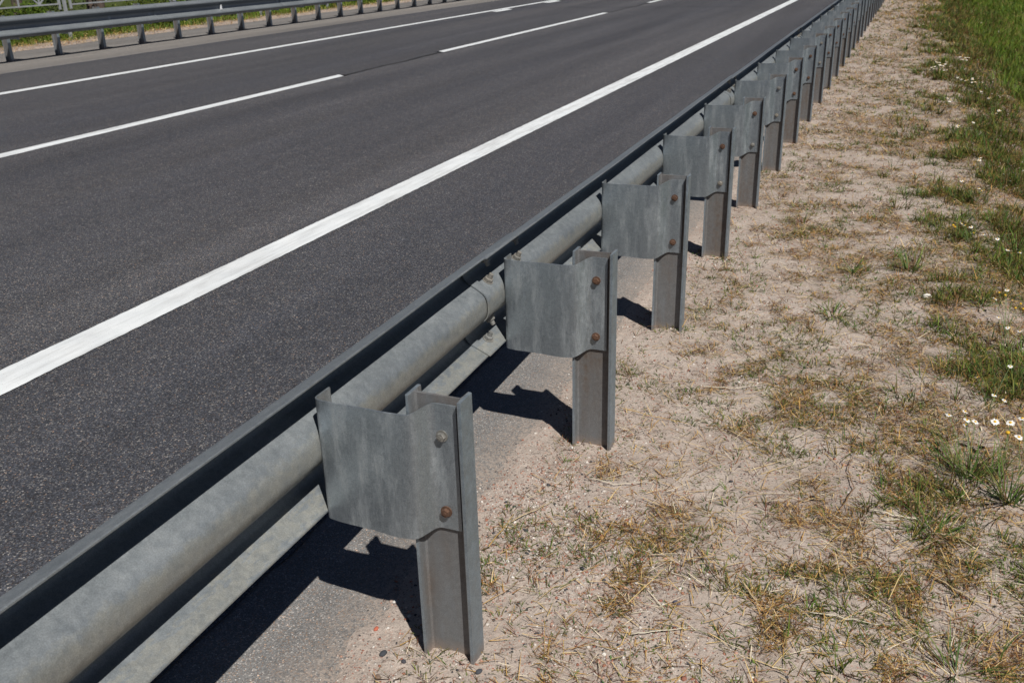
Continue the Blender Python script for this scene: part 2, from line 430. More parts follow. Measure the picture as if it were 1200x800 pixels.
def sheet(path, th):
    """closed outline of a thin sheet following a 2D path"""
    n = len(path); nor = []
    for i in range(n):
        t = (path[min(i + 1, n - 1)] - path[max(i - 1, 0)]).normalized(); nor.append(Vector((-t.y, t.x)))
    return [p + q * th / 2 for p, q in zip(path, nor)] + [p - q * th / 2 for p, q in reversed(list(zip(path, nor)))]
def bracket_mesh():
    # plan outline: hooked lip on the rail, broad plate, joggle over the flange, flat on the web
    path = [(-.2745, .060), (-.2745, .003), (-.235, -.0025), (-.150, -.006), (-.098, -.0100), (-.060, -.0088), (-.043, -.0062), (-.020, .0165), (-.008, .0208), (.0400, .0208)]
    P = [Vector(path[0])] + round_path(path, .013, 5)[1:]
    S = sheet(P, .0042)
    bm = bmesh.new(); n = len(S)
    def zo(x): return .004 * float(sst(-.25, -.06, x)) + .022 * float(sst(-.062, -.004, x))
    zs = np.linspace(0, 1, 7)
    rings = []
    for t in zs:
        ring = []
        for p in S:
            lo = .3115 + zo(p.x); hi = .596 + zo(p.x)
            if t == 0: lo -= 0.0035 * math.exp(-((p.x + .10) / .05) ** 2)
            ring.append(bm.verts.new((p.x, p.y, lo + (hi - lo) * t)))
        rings.append(ring)
    for a, b in zip(rings, rings[1:]):
        for i in range(n): bm.faces.new((a[i], a[(i + 1) % n], b[(i + 1) % n], b[i]))
    h = n // 2
    for ring, fl in ((rings[0], True), (rings[-1], False)):
        for i in range(h - 1):
            q = (ring[i], ring[i + 1], ring[n - 2 - i], ring[n - 1 - i])
            bm.faces.new(q if not fl else q[::-1])
    bmesh.ops.recalc_face_normals(bm, faces=bm.faces)
    return bm
def add_prism(bm, c, axis, r, h, n=6, r2=None, rot=0.0, bevel=.0):
    a = Vector(axis).normalized(); u = a.orthogonal().normalized(); v = a.cross(u)
    rr = [(r - bevel, 0), (r, 0 + bevel), (r, h - bevel), (r - bevel, h)] if bevel else [(r, 0), (r2 if r2 is not None else r, h)]
    rings = []
    for rad, z in rr:
        rings.append([bm.verts.new(Vector(c) + a * z + (u * math.cos(rot + 2 * math.pi * i / n) + v * math.sin(rot + 2 * math.pi * i / n)) * rad) for i in range(n)])
    for p, q in zip(rings, rings[1:]):
        for i in range(n): bm.faces.new((p[i], p[(i + 1) % n], q[(i + 1) % n], q[i]))
    bm.faces.new(rings[0][::-1]); bm.faces.new(rings[-1])
def bolt_mesh(x, z, rot):
    bm = bmesh.new()
    add_prism(bm, (x, .0187, z), (0, -1, 0), .0125, .0022, 20)
    add_prism(bm, (x, .0165, z), (0, -1, 0), .0098, .0085, 6, rot=rot, bevel=.0012)
    add_prism(bm, (x, .0078, z), (0, -1, 0), .0040, .0015, 12)
    add_prism(bm, (x, .032, z), (0, 1, 0), .0098, .008, 6, rot=rot, bevel=.0012)
    add_prism(bm, (x, .040, z), (0, 1, 0), .0058, .012, 12)
    return bm
def make_post(parent):
    po = bm_obj('post', post_mesh(), M['post'], parent)
    br = bm_obj('bracket', bracket_mesh(), M['bracket'], po)
    for p in br.data.polygons: p.use_smooth = True
    br.data.set_sharp_from_angle(angle=math.radians(40))
    bm_obj('bolt', bolt_mesh(.0075, .553, .3), M['zinc'], po)
    bm_obj('bolt', bolt_mesh(.0075, .379, .8), M['rust'], po)
    return po
# W shaped profile: d = depth towards the road, z from centre
half = [(0.0, .1500), (.0045, .1500), (.010, .1465), (.052, .1275), (.070, .1185), (.079, .106), (.080, .094), (.076, .081), (.064, .0705), (.030, .0515), (.012, .040), (.003, .027), (0, .012)]
PROF = half + [(d, -z) for d, z in reversed(half)]
PROF = [p for i, p in enumerate(PROF)]
RAILZ = .476
def rail_panel(name, parent, y0, y1, mat, x0, taper=.0075, seed=0, side=1):
    P = round_path([(-d, z) for d, z in PROF], .006, 2)
    S = sheet(P, .0034); n = len(S)
    yy = np.concatenate([[y0], np.arange(y0 + .05, y1 - .03, .06), [y1]])
    m = len(yy)
    V = np.zeros((m, n, 3))
    for j, y in enumerate(yy):
        t = (y - y0) / (y1 - y0)
        off = taper * (1 - t)
        wob = (vn(y * 1.3, 1.5, 91 + seed) - .5) * .004
        wz = (vn(y * .9, 4.5, 92 + seed) - .5) * .004
        for i, p in enumerate(S):
            dent = (float(vn(y * 3.1, p.y * 9 + 3, 93 + seed)) - .5) * .003
            V[j, i] = (x0 + side * (p.x + off + wob + dent), y, RAILZ + p.y + wz)
    ix = np.arange(m * n).reshape(m, n); i2 = np.roll(ix, -1, 1)
    F = [np.stack([ix[:-1], i2[:-1], i2[1:], ix[1:]], -1).reshape(-1, 4)]
    h = n // 2; caps = []
    for row, fl in ((ix[0], 1), (ix[-1], 0)):
        for i in range(h - 1):
            q = [row[i], row[i + 1], row[n - 2 - i], row[n - 1 - i]]
            caps.append(q[::-1] if fl else q)
    F.append(np.array(caps))
    V = V.reshape(-1, 3)
    if side < 0:
        F = [f[:, ::-1] for f in F]
    o = from_arrays(name, V, F, mat, parent, smooth=True)
    o.data.set_sharp_from_angle(angle=math.radians(50))
    return o
def nut_proto(parent):
    bm = bmesh.new()
    add_prism(bm, (0, 0, 0), (1, 0, 0), .0150, .0024, 20)
    add_prism(bm, (.0024, 0, 0), (1, 0, 0), .0122, .0095, 6, rot=.4, bevel=.0012)
    add_prism(bm, (.0119, 0, 0), (1, 0, 0), .0070, .012, 14, r2=.0060)
    return bm_obj('nut', bm, M['zinc'], parent)

def guardrail(name, root_loc, rz, mirror_rows, n_posts, y_first, panels, mat, label):
    g = empty(name, root_loc, rz)
    tag(g, label, 'guardrail')
    first = None
    for k in range(n_posts):
        if first is None:
            po = make_post(g); first = po
        else:
            po = copy_tree(first, g)
        po.location = (random.uniform(-.0015, .0015), y_first + k + random.uniform(-.003, .003), random.uniform(-.012, .007) if k > 3 else 0)
        po.rotation_euler = (random.uniform(-.006, .006), random.uniform(-.006, .006) if k > 0 else .004, random.uniform(-.03, .03) if k > 3 else random.uniform(-.01, .01))
        if k == 3: po.location.x += .006; po.location.z -= .006
        if k in (4, 5): po.location.x += .003; po.location.z -= .003
        for ch in po.children:
            if ch.name.startswith('bolt'):
                ch.active_material_index = 0
                for s in ch.material_slots:
                    s.link = 'OBJECT'; s.material = M['rust'] if random.random() < .72 else M['zinc']
                if k in (3, 4): ch.material_slots[0].material = M['rust']
                if k == 2: ch.material_slots[0].material = M['zinc'] if abs(ch.data.vertices[0].co.z - .55) < .04 else M['rust']
    nut0 = None
    for j, (a, b) in enumerate(panels):
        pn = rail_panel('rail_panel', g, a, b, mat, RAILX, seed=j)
        rows = [(.030, .0515 + 0, -1), (.040, .133, 1)]
        for dyy in (.075, .30):
            for (d, z, s) in [(.034, .0535, 1), (.034, -.0535, -1), (.040, -.1325, 1), (.040, .1325, -1)]:
                if nut0 is None:
                    nu = nut_proto(pn); nut0 = nu
                else:
                    nu = nut0.copy(); COL.objects.link(nu); nu.parent = pn
                # normal of the sheet on the rear side
                up = math.radians(59) if abs(z) < .09 else math.radians(-66)
                ang = up if z > 0 else -up
                nu.location = (RAILX - d + .003 * math.cos(ang) + .0072, a + dyy, RAILZ + z + .003 * math.sin(ang))
                nu.rotation_euler = (0, -ang, 0); nu.scale = (1.15, 1.15, 1.15)
    return g
right_panels = [(a, a + 4.33) for a in [-5.90 + 4 * i for i in range(0, 11)]]
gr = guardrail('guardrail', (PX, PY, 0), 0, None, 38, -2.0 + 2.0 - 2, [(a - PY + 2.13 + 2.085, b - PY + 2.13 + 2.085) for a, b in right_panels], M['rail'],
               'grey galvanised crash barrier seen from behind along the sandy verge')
lx, ly = -13.36, 11.475
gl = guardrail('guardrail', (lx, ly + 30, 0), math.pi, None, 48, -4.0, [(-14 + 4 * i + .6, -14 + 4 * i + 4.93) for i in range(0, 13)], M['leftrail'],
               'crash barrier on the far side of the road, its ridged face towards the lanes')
gl.scale = (1, 1, 1.10)
# small pale reflector in the groove of the far rail
bm = bmesh.new()
pts = [(-.022, 0), (.024, 0), (.012, .085), (-.004, .09)]
fr = [bm.verts.new((0, x, z)) for x, z in pts]; bk = [bm.verts.new((-.02, x, z)) for x, z in pts]
bm.faces.new(fr); bm.faces.new(bk[::-1])
for i in range(4): bm.faces.new((fr[i], bk[i], bk[(i + 1) % 4], fr[(i + 1) % 4]))
bmesh.ops.recalc_face_normals(bm, faces=bm.faces)
rf = bm_obj('reflector', bm, M['reflector'], gl)
rf.rotation_euler = (0, 0, math.pi); rf.location = (RAILX - .05, ly + 30 - 16.45, .43)

# ------------------------------------------------------------------ pale lattice railing beyond the far barrier
def bar(bm, a, b, w=.03, d=.03):
    a, b = Vector(a), Vector(b); t = (b - a).normalized()
    up = Vector((1, 0, 0)); s = t.cross(up).normalized()
    c = [(-w / 2, -d / 2), (w / 2, -d / 2), (w / 2, d / 2), (-w / 2, d / 2)]
    A = [bm.verts.new(a + s * p + up * q) for p, q in c]; B = [bm.verts.new(b + s * p + up * q) for p, q in c]
    for i in range(4): bm.faces.new((A[i], A[(i + 1) % 4], B[(i + 1) % 4], B[i]))
    bm.faces.new(A[::-1]); bm.faces.new(B)
lat = empty('lattice_railing', (-15.65, 14.96, 0)); tag(lat, 'pale steel lattice railing on thin posts behind the far barrier', 'railing')
SP = 3.17
for k in range(-4, 6):
    bm = bmesh.new(); bar(bm, (0, k * SP, -.2), (0, k * SP, 1.25), .05, .05); bmesh.ops.recalc_face_normals(bm, faces=bm.faces)
    bm_obj('post', bm, M['white_steel'], lat)
for k in range(-4, 5):
    bm = bmesh.new(); y0 = k * SP + .15; y1 = (k + 1) * SP - .13
    bar(bm, (0, y0, .585), (0, y0, 1.2), .045, .03); bar(bm, (0, y1, .585), (0, y1, 1.2), .045, .03)
    z0 = .69 if k < 0 else .665
    bar(bm, (.002, y0 + .02, z0), (.002, y1 - .02, z0), .026, .026); bar(bm, (.002, y0 + .02, 1.17), (.002, y1 - .02, 1.17), .03, .026)
    nb = 6; st = (y1 - y0) / nb
    if k < 0:
        for i in range(1, nb):
            bar(bm, (-.001, y1 - st * i, z0), (-.001, y1 - st * i, 1.17), .026, .02)
            if i % 2 == 1:
                for sgn in (-1, 1): bar(bm, (-.004, y1 - st * i, z0 + .01), (-.004, y1 - st * i + sgn * st * .95, z0 + .38), .026, .016)
    else:
        for i in range(1, 3): bar(bm, (-.001, y1 - (y1 - y0) / 3 * i, z0), (-.001, y1 - (y1 - y0) / 3 * i, 1.17), .026, .02)
    bmesh.ops.recalc_face_normals(bm, faces=bm.faces)
    bm_obj('panel', bm, M['white_steel'], lat)

# ------------------------------------------------------------------ blades
def blades(P, head, L, W, e0, e1, col, nseg=3, tipcol=None, twist=None):
    """ribbons: base P(n,3), heading, length, width, start and end elevation; returns V,F,C"""
    n = len(P); ts = np.linspace(0, 1, nseg + 1)
    side = np.stack([-np.sin(head), np.cos(head), np.zeros(n)], -1)
    if twist is not None:
        side = side * np.cos(twist)[:, None] + np.array([0, 0, 1.])[None] * np.sin(twist)[:, None]
    pos = P.copy(); V = []; C = []
    for i, t in enumerate(ts):
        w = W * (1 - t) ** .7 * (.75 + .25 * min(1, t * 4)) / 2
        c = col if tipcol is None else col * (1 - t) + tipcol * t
        if i < nseg:
            V += [pos - side * w[:, None], pos + side * w[:, None]]; C += [c, c]
        else:
            V.append(pos.copy()); C.append(c)
        if i < nseg:
            e = e0 + (e1 - e0) * (t + .5 / nseg); st = (L / nseg)
            pos = pos + np.stack([np.cos(head) * np.cos(e) * st, np.sin(head) * np.cos(e) * st, np.sin(e) * st], -1)
    k = 2 * nseg + 1
    V = np.stack(V, 1).reshape(-1, 3); C = np.stack(C, 1).reshape(-1, 3)
    b = (np.arange(n) * k)[:, None]
    q = np.concatenate([b + np.array([[2 * i, 2 * i + 1, 2 * i + 3, 2 * i + 2]]) for i in range(nseg - 1)]) if nseg > 1 else np.zeros((0, 4), int)
    t = b + np.array([[2 * nseg - 2, 2 * nseg - 1, 2 * nseg]])
    return V, q, t, C
def merge(parts):
    V, Q, T, C = [], [], [], []; o = 0
    for v, q, t, c in parts:
        V.append(v); Q.append(q + o); T.append(t + o); C.append(c); o += len(v)
    return np.concatenate(V), [f for f in (np.concatenate(Q), np.concatenate(T)) if len(f)], np.concatenate(C)
def pal(n, cols, p, var=.2):
    cols = np.array(cols); i = rng.choice(len(cols), n, p=np.array(p) / sum(p))
    return cols[i] * (1 + rng.uniform(-var, var, (n, 1)))
GREEN = [(.08, .15, .022), (.05, .095, .018), (.13, .17, .03), (.03, .055, .016), (.20, .16, .05)]
DRY = [(.50, .31, .10), (.34, .175, .055), (.16, .075, .03), (.68, .52, .27), (.05, .03, .018), (.15, .14, .04)]
def in_view(x, y, m=.12):
    # keep what the photo can see, plus a margin for a step to the side
    return (x > -1.05) & (x < .55 + .60 * y ** .85) & (y > .7)

def sample(n, x0, x1, y0, y1, dens, ypow=1.0):
    """rejection sample with density in y falling as 1/y**ypow"""
    u = rng.random(n)
    if ypow == 1: y = y0 * (y1 / y0) ** u
    else:
        q = 1 - ypow; y = (y0 ** q + u * (y1 ** q - y0 ** q)) ** (1 / q)
    x = rng.uniform(x0, x1, n)
    k = (rng.random(n) < dens(x, y)) & in_view(x, y)
    return x[k], y[k]
def wscale(y): return 1 + np.maximum(y - 2.5, 0) * .21

# dry mat lying on the sand
def dens_mat(x, y): return np.clip(litter_share(x, y), 0, 1) * (.35 + .65 * fbm(x * 18, y * 18, 57, 2)) * (1 - .9 * green_share(x, y))
x, y = sample(520000, -.93, 1.7, .9, 30, dens_mat, 1.12)
n = len(x); ws = wscale(y)
P = np.stack([x, y, zt(x, y) + rng.exponential(.0045, n) * ws ** .5 + .001], -1)
part1 = blades(P, rng.uniform(0, 2 * np.pi, n), rng.gamma(2.6, .0105, n) * ws ** .7 + .006, rng.uniform(.0010, .0029, n) * ws, rng.normal(.22, .30, n), rng.normal(-.05, .22, n), pal(n, DRY, [4, 4, 4.5, 1.6, 4.5, 2]), 2)
# loose straws anywhere on the sand
x, y = sample(15000, -.9, 1.4, .9, 28, lambda x, y: .2 + .8 * sst(.08, .5, x + .95), 1.3)
n = len(x); ws = wscale(y)
P = np.stack([x, y, zt(x, y) + .003 + rng.exponential(.003, n)], -1)
part2 = blades(P, rng.normal(0.2, 1.3, n), rng.gamma(2.4, .017, n) + .015, rng.uniform(.0013, .0030, n) * ws, rng.normal(.05, .07, n), rng.normal(-.03, .1, n), pal(n, [(.62, .46, .21), (.50, .32, .11), (.74, .65, .48), (.28, .15, .07)], [3, 3.5, 2, 2.5]), 3)
V, F, C = merge([part1, part2])
o = from_arrays('dry_grass', V, F, M['straw'], colors=C); tag(o, 'brown dead grass mats and scattered straw on the sand', 'dry grass', kind='stuff')

# short live grass and weeds in clumps
def dens_g(x, y):
    d = x - edge_sand(y)
    n = fbm(x * 3.1, y * 3.1, 58, 4, .6)
    return sst(.47 - .08 * sst(.7, 1.6, d) + .02 * sst(3, 9, y), .64, n) * (.26 * sst(.02, .1, d) + .22 * sst(.15, .7, d) + .37 * sst(1.2, 1.6, d))
def clumps(x, y, k, spread, L, W, e0, cols, probs, nseg=3, red=.3, e1off=-.9):
    n = len(x); cx = np.repeat(x, k); cy = np.repeat(y, k); m = len(cx)
    a = rng.uniform(0, 2 * np.pi, m); r = np.abs(rng.normal(0, spread, m))
    px = cx + np.cos(a) * r; py = cy + np.sin(a) * r; ws = wscale(py) ** .8
    Ls = np.repeat(rng.uniform(.6, 1.35, n), k) * rng.uniform(.4, 1.1, m) * L
    el = rng.normal(e0, .35, m)
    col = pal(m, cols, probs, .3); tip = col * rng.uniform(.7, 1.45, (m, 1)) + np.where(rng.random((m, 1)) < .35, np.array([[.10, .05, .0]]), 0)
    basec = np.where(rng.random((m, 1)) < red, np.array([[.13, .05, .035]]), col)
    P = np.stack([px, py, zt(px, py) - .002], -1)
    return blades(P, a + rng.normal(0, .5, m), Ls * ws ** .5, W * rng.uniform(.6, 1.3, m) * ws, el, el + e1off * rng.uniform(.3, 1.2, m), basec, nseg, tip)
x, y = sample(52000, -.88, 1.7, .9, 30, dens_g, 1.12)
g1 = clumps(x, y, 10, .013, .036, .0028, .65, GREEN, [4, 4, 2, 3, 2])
x, y = sample(20000, -.86, 1.7, .9, 30, lambda x, y: .30 + .70 * litter_share(x, y), 1.15)
g2 = clumps(x, y, 7, .008, .024, .0028, .55, GREEN, [4, 4, 2, 3, 2])
# denser stand along the top of the embankment
def dens_e(x, y):
    s = x - brk(y); n = fbm(x * 3.3 + 9, y * 3.3, 59, 4, .6)
    return sst(.47, .62, n) * np.exp(-((s + .02) / .30) ** 2)
x, y = sample(24000, -.1, 1.8, 1.0, 24, dens_e, 1.1)
g3 = clumps(x, y, 15, .024, .070, .0036, .9, GREEN, [4, 4, 2, 3, 1.5])
# tiny round leaved weeds
x, y = sample(9000, -.86, 1.6, .9, 14, lambda x, y: .2 + .6 * dens_g(x, y), 1.2)
g4 = clumps(x, y, 9, .009, .011, .0050, .5, [(.07, .13, .035), (.10, .17, .05), (.16, .06, .05)], [4, 3, 1], 2, .1, -.3)
x, y = sample(9000, -.88, 1.5, .9, 16, lambda x, y: .25 + .75 * sst(.45, .6, fbm(x * 4, y * 4, 88, 3)), 1.2)
g6 = clumps(x, y, 5, .006, .050, .0019, .35, [(.20, .085, .04), (.14, .05, .035), (.26, .17, .07), (.09, .13, .03)], [3, 2, 3, 2], 3, .5, -.5)
# slope weeds between the verge and the turf
def dens_s(x, y):
    s = x - brk(y); return .95 * sst(.43, .58, fbm(x * 2.6, y * 2.6, 66, 4, .6)) * sst(0, .2, s) * (1 - sst(1.6, 2.2, s))
x, y = sample(26000, .4, 3.0, 2.0, 34, dens_s, 1.0)
g5 = clumps(x, y, 14, .03, .085, .0038, .95, [(.055, .12, .016), (.03, .07, .012), (.10, .13, .03), (.18, .12, .05), (.10, .06, .035)], [5, 4, 2, 1.5, 1.5])
V, F, C = merge([g1, g2, g3, g4, g5, g6])
o = from_arrays('green_grass', V, F, M['grass'], colors=C); tag(o, 'short green grass and small weeds growing through the sand', 'grass', kind='stuff')

# meadow turf down the slope
def dens_m(x, y): return green_share(x, y)
def meadow(n0, x0, x1, y0, y1, L, W, cols, probs):
    x = rng.uniform(x0, x1, n0); y = y0 * (y1 / y0) ** rng.random(n0)
    k = (rng.random(n0) < green_share(x, y)); x, y = x[k], y[k]; n = len(x)
    ws = (y / 9) ** .8
    cl = fbm(x * 1.2, y * .6, 67, 4)
    P = np.stack([x, y, zt(x, y) - .01], -1); e = rng.normal(1.15, .25, n)
    col = pal(n, cols, probs, .25) * (.7 + .6 * cl)[:, None]
    dry = (rng.random(n) < .03 + .25 * sst(.52, .68, fbm(x * .9 + 4, y * .5, 68, 3)))
    col[dry] = np.array([.26, .20, .07]) * rng.uniform(.7, 1.2, (dry.sum(), 1))
    return blades(P, rng.uniform(0, 2 * np.pi, n), L * rng.uniform(.5, 1.2, n) * (.6 + .8 * cl), W * ws * rng.uniform(.6, 1.3, n), e, e - rng.uniform(.3, 1.2, n), col, 2)
MG = [(.095, .165, .014), (.06, .12, .012), (.14, .195, .02), (.17, .19, .025)]
m1 = meadow(170000, .9, 9, 5, 60, .20, .0075, MG, [4, 4, 3, 2])
m2 = meadow(42000, -17.5, -15.0, 9, 60, .16, .010, MG, [4, 4, 3, 2])
V, F, C = merge([m1, m2])
o = from_arrays('meadow_grass', V, F, M['grass'], colors=C); tag(o, 'bright green meadow grass at the foot of the slope', 'grass', kind='stuff')
# dry strip beyond the far barrier
n = 22000; x = rng.uniform(-16.4, -14.7, n); y = 9 * (60 / 9) ** rng.random(n)
P = np.stack([x, y, zt(x, y) + .01], -1)
a1 = blades(P, rng.uniform(0, 6.28, n), rng.uniform(.04, .14, n), rng.uniform(.006, .014, n), rng.normal(.3, .3, n), rng.normal(0, .2, n), pal(n, DRY, [4, 3, 2, 3, 1, 1]), 2)
V, F, C = merge([a1]); o = from_arrays('dry_grass', V, F, M['straw'], colors=C); tag(o, 'strip of straw coloured dead grass behind the far barrier', 'dry grass', kind='stuff')

# ------------------------------------------------------------------ gravel
ico = bmesh.new(); bmesh.ops.create_icosphere(ico, subdivisions=1, radius=1)
IV = np.array([v.co[:] for v in ico.verts]); IF = np.array([[v.index for v in f.verts] for f in ico.faces]); ico.free()
STC = [(.34, .26, .22), (.50, .46, .42), (.06, .06, .065), (.30, .13, .09), (.62, .59, .55), (.22, .17, .15), (.40, .24, .18)]
def stones(x, y, r, name, label, probs=(5, 2.5, 1.4, 2, 1.0, 3, 2)):
    n = len(x); k = len(IV)
    jit = 1 + rng.uniform(-.28, .28, (n, k, 1)); sc = np.stack([rng.uniform(.8, 1.3, n), rng.uniform(.7, 1.1, n), rng.uniform(.45, .8, n)], -1)
    V = IV[None] * jit * sc[:, None] * r[:, None, None]
    a = rng.uniform(0, 6.28, n); c, s = np.cos(a)[:, None], np.sin(a)[:, None]
    V = np.stack([V[..., 0] * c - V[..., 1] * s, V[..., 0] * s + V[..., 1] * c, V[..., 2]], -1)
    V += np.stack([x, y, np.maximum(zt(x, y), -.004) + r * .15], -1)[:, None]
    F = (IF[None] + (np.arange(n) * k)[:, None, None]).reshape(-1, 3)
    C = np.repeat(pal(n, STC, probs, .2), k, 0)
    o = from_arrays(name, V.reshape(-1, 3), [F], M['stone'], colors=C); tag(o, label, 'gravel', kind='stuff')
def dens_p(x, y):
    d = x - edge_sand(y)
    return (.16 + .84 * sst(.46, .64, fbm(x * 2.5, y * 2.5, 77, 4))) * (.12 * sst(-.30, -.05, d) + .88 * sst(-.06, .02, d)) * (1 - .75 * sst(.35, .8, d))
x, y = sample(200000, -1.03, .9, .9, 14, dens_p, 1.6)
r = (rng.gamma(2.2, .00065, len(x)) + .0009) * wscale(y) ** .5
stones(x, y, np.minimum(r, .0065), 'gravel', 'fine mixed gravel lying on the sand beside the asphalt')

# ------------------------------------------------------------------ things one can count on the verge
def unproj(px, py, z=0.0):
    d = FW + R2 * ((px - 600) / FPX) - U2 * ((py - 400) / FPX)
    t = (z - 1.430) / d[2]; return np.array([0, 0, 1.430]) + d * t
FPX, PIT, YAW, ROL = 1098.11, .3954, .3955, -.0296
cp, sp_, cy_, sy_ = math.cos(PIT), math.sin(PIT), math.cos(YAW), math.sin(YAW)
FW = np.array([-sy_ * cp, cy_ * cp, -sp_]); R1 = np.array([cy_, sy_, 0]); U1 = np.cross(R1, FW)
R2 = R1 * math.cos(ROL) + U1 * math.sin(ROL); U2 = -R1 * math.sin(ROL) + U1 * math.cos(ROL)
def on_ground(px, py):
    p = unproj(px, py)
    for _ in range(6): p = unproj(px, py, float(zt(p[0], p[1])))
    return p

def pebble(px, py, r, color, label, group=None):
    p = on_ground(px, py); n = 1
    bm = bmesh.new(); bmesh.ops.create_icosphere(bm, subdivisions=2, radius=1)
    s = random.random() * 99
    for v in bm.verts:
        k = 1 + .35 * (float(vn(v.co.x * 1.3 + s, v.co.y * 1.3 + v.co.z, 3)) - .5)
        v.co = Vector((v.co.x * 1.15, v.co.y * .85, v.co.z * .62)) * k * r
    V = np.array([v.co[:] for v in bm.verts]); F = np.array([[v.index for v in f.verts] for f in bm.faces]); bm.free()
    o = from_arrays('pebble', V, [F], M['stone'], colors=np.tile(np.array(color), (len(V), 1)), smooth=True)
    o.location = (p[0], p[1], p[2] + r * .3); o.rotation_euler = (0, 0, random.random() * 6)
    tag(o, label, 'pebble', group)
G = 'pebbles lying on the verge'
pebble(441, 737, .0065, (.45, .13, .08), 'small orange red pebble left of the nearest post', G)
pebble(449, 766, .0085, (.05, .055, .065), 'larger dark pebble at the foot of the nearest post on its left', G)
pebble(473, 775, .0060, (.06, .06, .07), 'small dark pebble close to the left edge of the nearest post', G)
pebble(561, 787, .0075, (.06, .065, .075), 'dark pebble just right of the nearest post base', G)
pebble(443, 794, .0075, (.20, .14, .11), 'brown pebble at the bottom edge of the view', G)
pebble(953, 585, .0110, (.03, .03, .035), 'black pebble alone on the open sand', G)
pebble(671, 525, .0065, (.70, .67, .62), 'white pebble at the foot of the second post', G)
pebble(793, 707, .0085, (.10, .10, .14), 'bluish dark pebble among straw', G)
pebble(1086, 349, .0200, (.75, .72, .66), 'pale flat stone beside a green tuft', G)

def stalk(pts, w, col, label, z=.008):
    """a lying stalk along photo points"""
    P = [on_ground(*p) for p in pts]
    fine = []
    for a, b in zip(P, P[1:]):
        for t in np.linspace(0, 1, 5)[:-1]: fine.append(a * (1 - t) + b * t)
    fine.append(P[-1]); fine = np.array(fine)
    fine[:, 2] = np.maximum(zt(fine[:, 0], fine[:, 1]), fine[:, 2]) + z + rng.uniform(0, .004, len(fine))
    fine[:, :2] += rng.normal(0, .0007, (len(fine), 2))
    o3 = fine[0].copy(); bm = bmesh.new(); rings = []
    for i, p in enumerate(fine):
        t = (fine[min(i + 1, len(fine) - 1)] - fine[max(i - 1, 0)]); t = Vector(t).normalized(); s = t.cross(Vector((0, 0, 1))).normalized(); u = s.cross(t)
        ww = .8 * w * (1 - .7 * (i / len(fine)) ** 2)
        rings.append([bm.verts.new(Vector(p - o3) + s * ww * math.cos(q) + u * ww * .55 * math.sin(q)) for q in (0, 1.26, 2.51, 3.77, 5.03)])
    for a, b in zip(rings, rings[1:]):
        for i in range(5): bm.faces.new((a[i], a[(i + 1) % 5], b[(i + 1) % 5], b[i]))
    bm.faces.new(rings[0][::-1]); bm.faces.new(rings[-1])
    bmesh.ops.recalc_face_normals(bm, faces=bm.faces)
    V = np.array([v.co[:] for v in bm.verts]); Fq = np.array([[v.index for v in f.verts] for f in bm.faces if len(f.verts) == 4]); F5 = np.array([[v.index for v in f.verts] for f in bm.faces if len(f.verts) == 5]); bm.free()
    o = from_arrays('dry_stalk', V, [Fq, F5], M['straw'], colors=np.tile(np.array(col), (len(V), 1)), smooth=True)
    o.location = o3; tag(o, label, 'dry stalk', 'dry stalks lying on the verge')
TAN = (.55, .43, .25); PALE = (.72, .66, .52); BR = (.24, .15, .09); GOLD = (.50, .33, .13)
stalk([(573, 644), (592, 620), (604, 604)], .0022, GOLD, 'golden stalk standing out right of the nearest post')
stalk([(600, 614), (625, 602), (648, 590)], .0022, TAN, 'short tan stalk above the golden one near the nearest post')
stalk([(740, 747), (775, 743), (812, 738)], .0019, PALE, 'long pale straw near the bottom of the view')
stalk([(1018, 600), (1045, 606), (1078, 612)], .0030, PALE, 'bright pale straw lying above a darker crossing one')
stalk([(1035, 612), (1060, 612), (1076, 610)], .0020, PALE, 'thin pale straw just below the brightest one')
stalk([(948, 720), (990, 728), (1030, 735)], .0022, PALE, 'long pale stalk low on the open sand')
stalk([(932, 733), (950, 735), (968, 740), (985, 752)], .0018, BR, 'bent brown twig left of the long pale stalk')
stalk([(1085, 673), (1115, 692), (1150, 712), (1185, 733)], .0025, TAN, 'long tan stalk slanting down at the lower right')
stalk([(984, 600), (1000, 575), (993, 553), (1002, 530)], .0022, BR, 'dark brown twig standing in a dry tuft')
stalk([(1010, 635), (1035, 655), (1055, 668)], .0018, BR, 'brown curved twig right of centre on the sand')
stalk([(815, 645), (835, 672), (858, 700)], .0020, BR, 'brown twig slanting between dry tufts near the bottom')
stalk([(725, 480), (770, 492), (810, 500)], .0022, GOLD, 'golden stalk right of the second post')
stalk([(850, 505), (880, 520), (900, 527)], .0028, TAN, 'thick tan stalk in the dry mat in the middle of the verge')
stalk([(825, 455), (860, 458), (900, 452)], .0020, PALE, 'pale straw on the sand in the middle distance')
stalk([(690, 563), (720, 570), (765, 568)], .0018, PALE, 'pale straw right of the second post near a brown mat')
stalk([(868, 683), (880, 700), (890, 718)], .0030, TAN, 'short thick tan stalk near the bottom centre')
stalk([(1108, 258), (1130, 268), (1152, 276)], .0050, TAN, 'tan stalk by the flowers at the top of the slope')
stalk([(1160, 305), (1180, 320), (1199, 338)], .0050, TAN, 'tan stalk on the slope below the flowers')

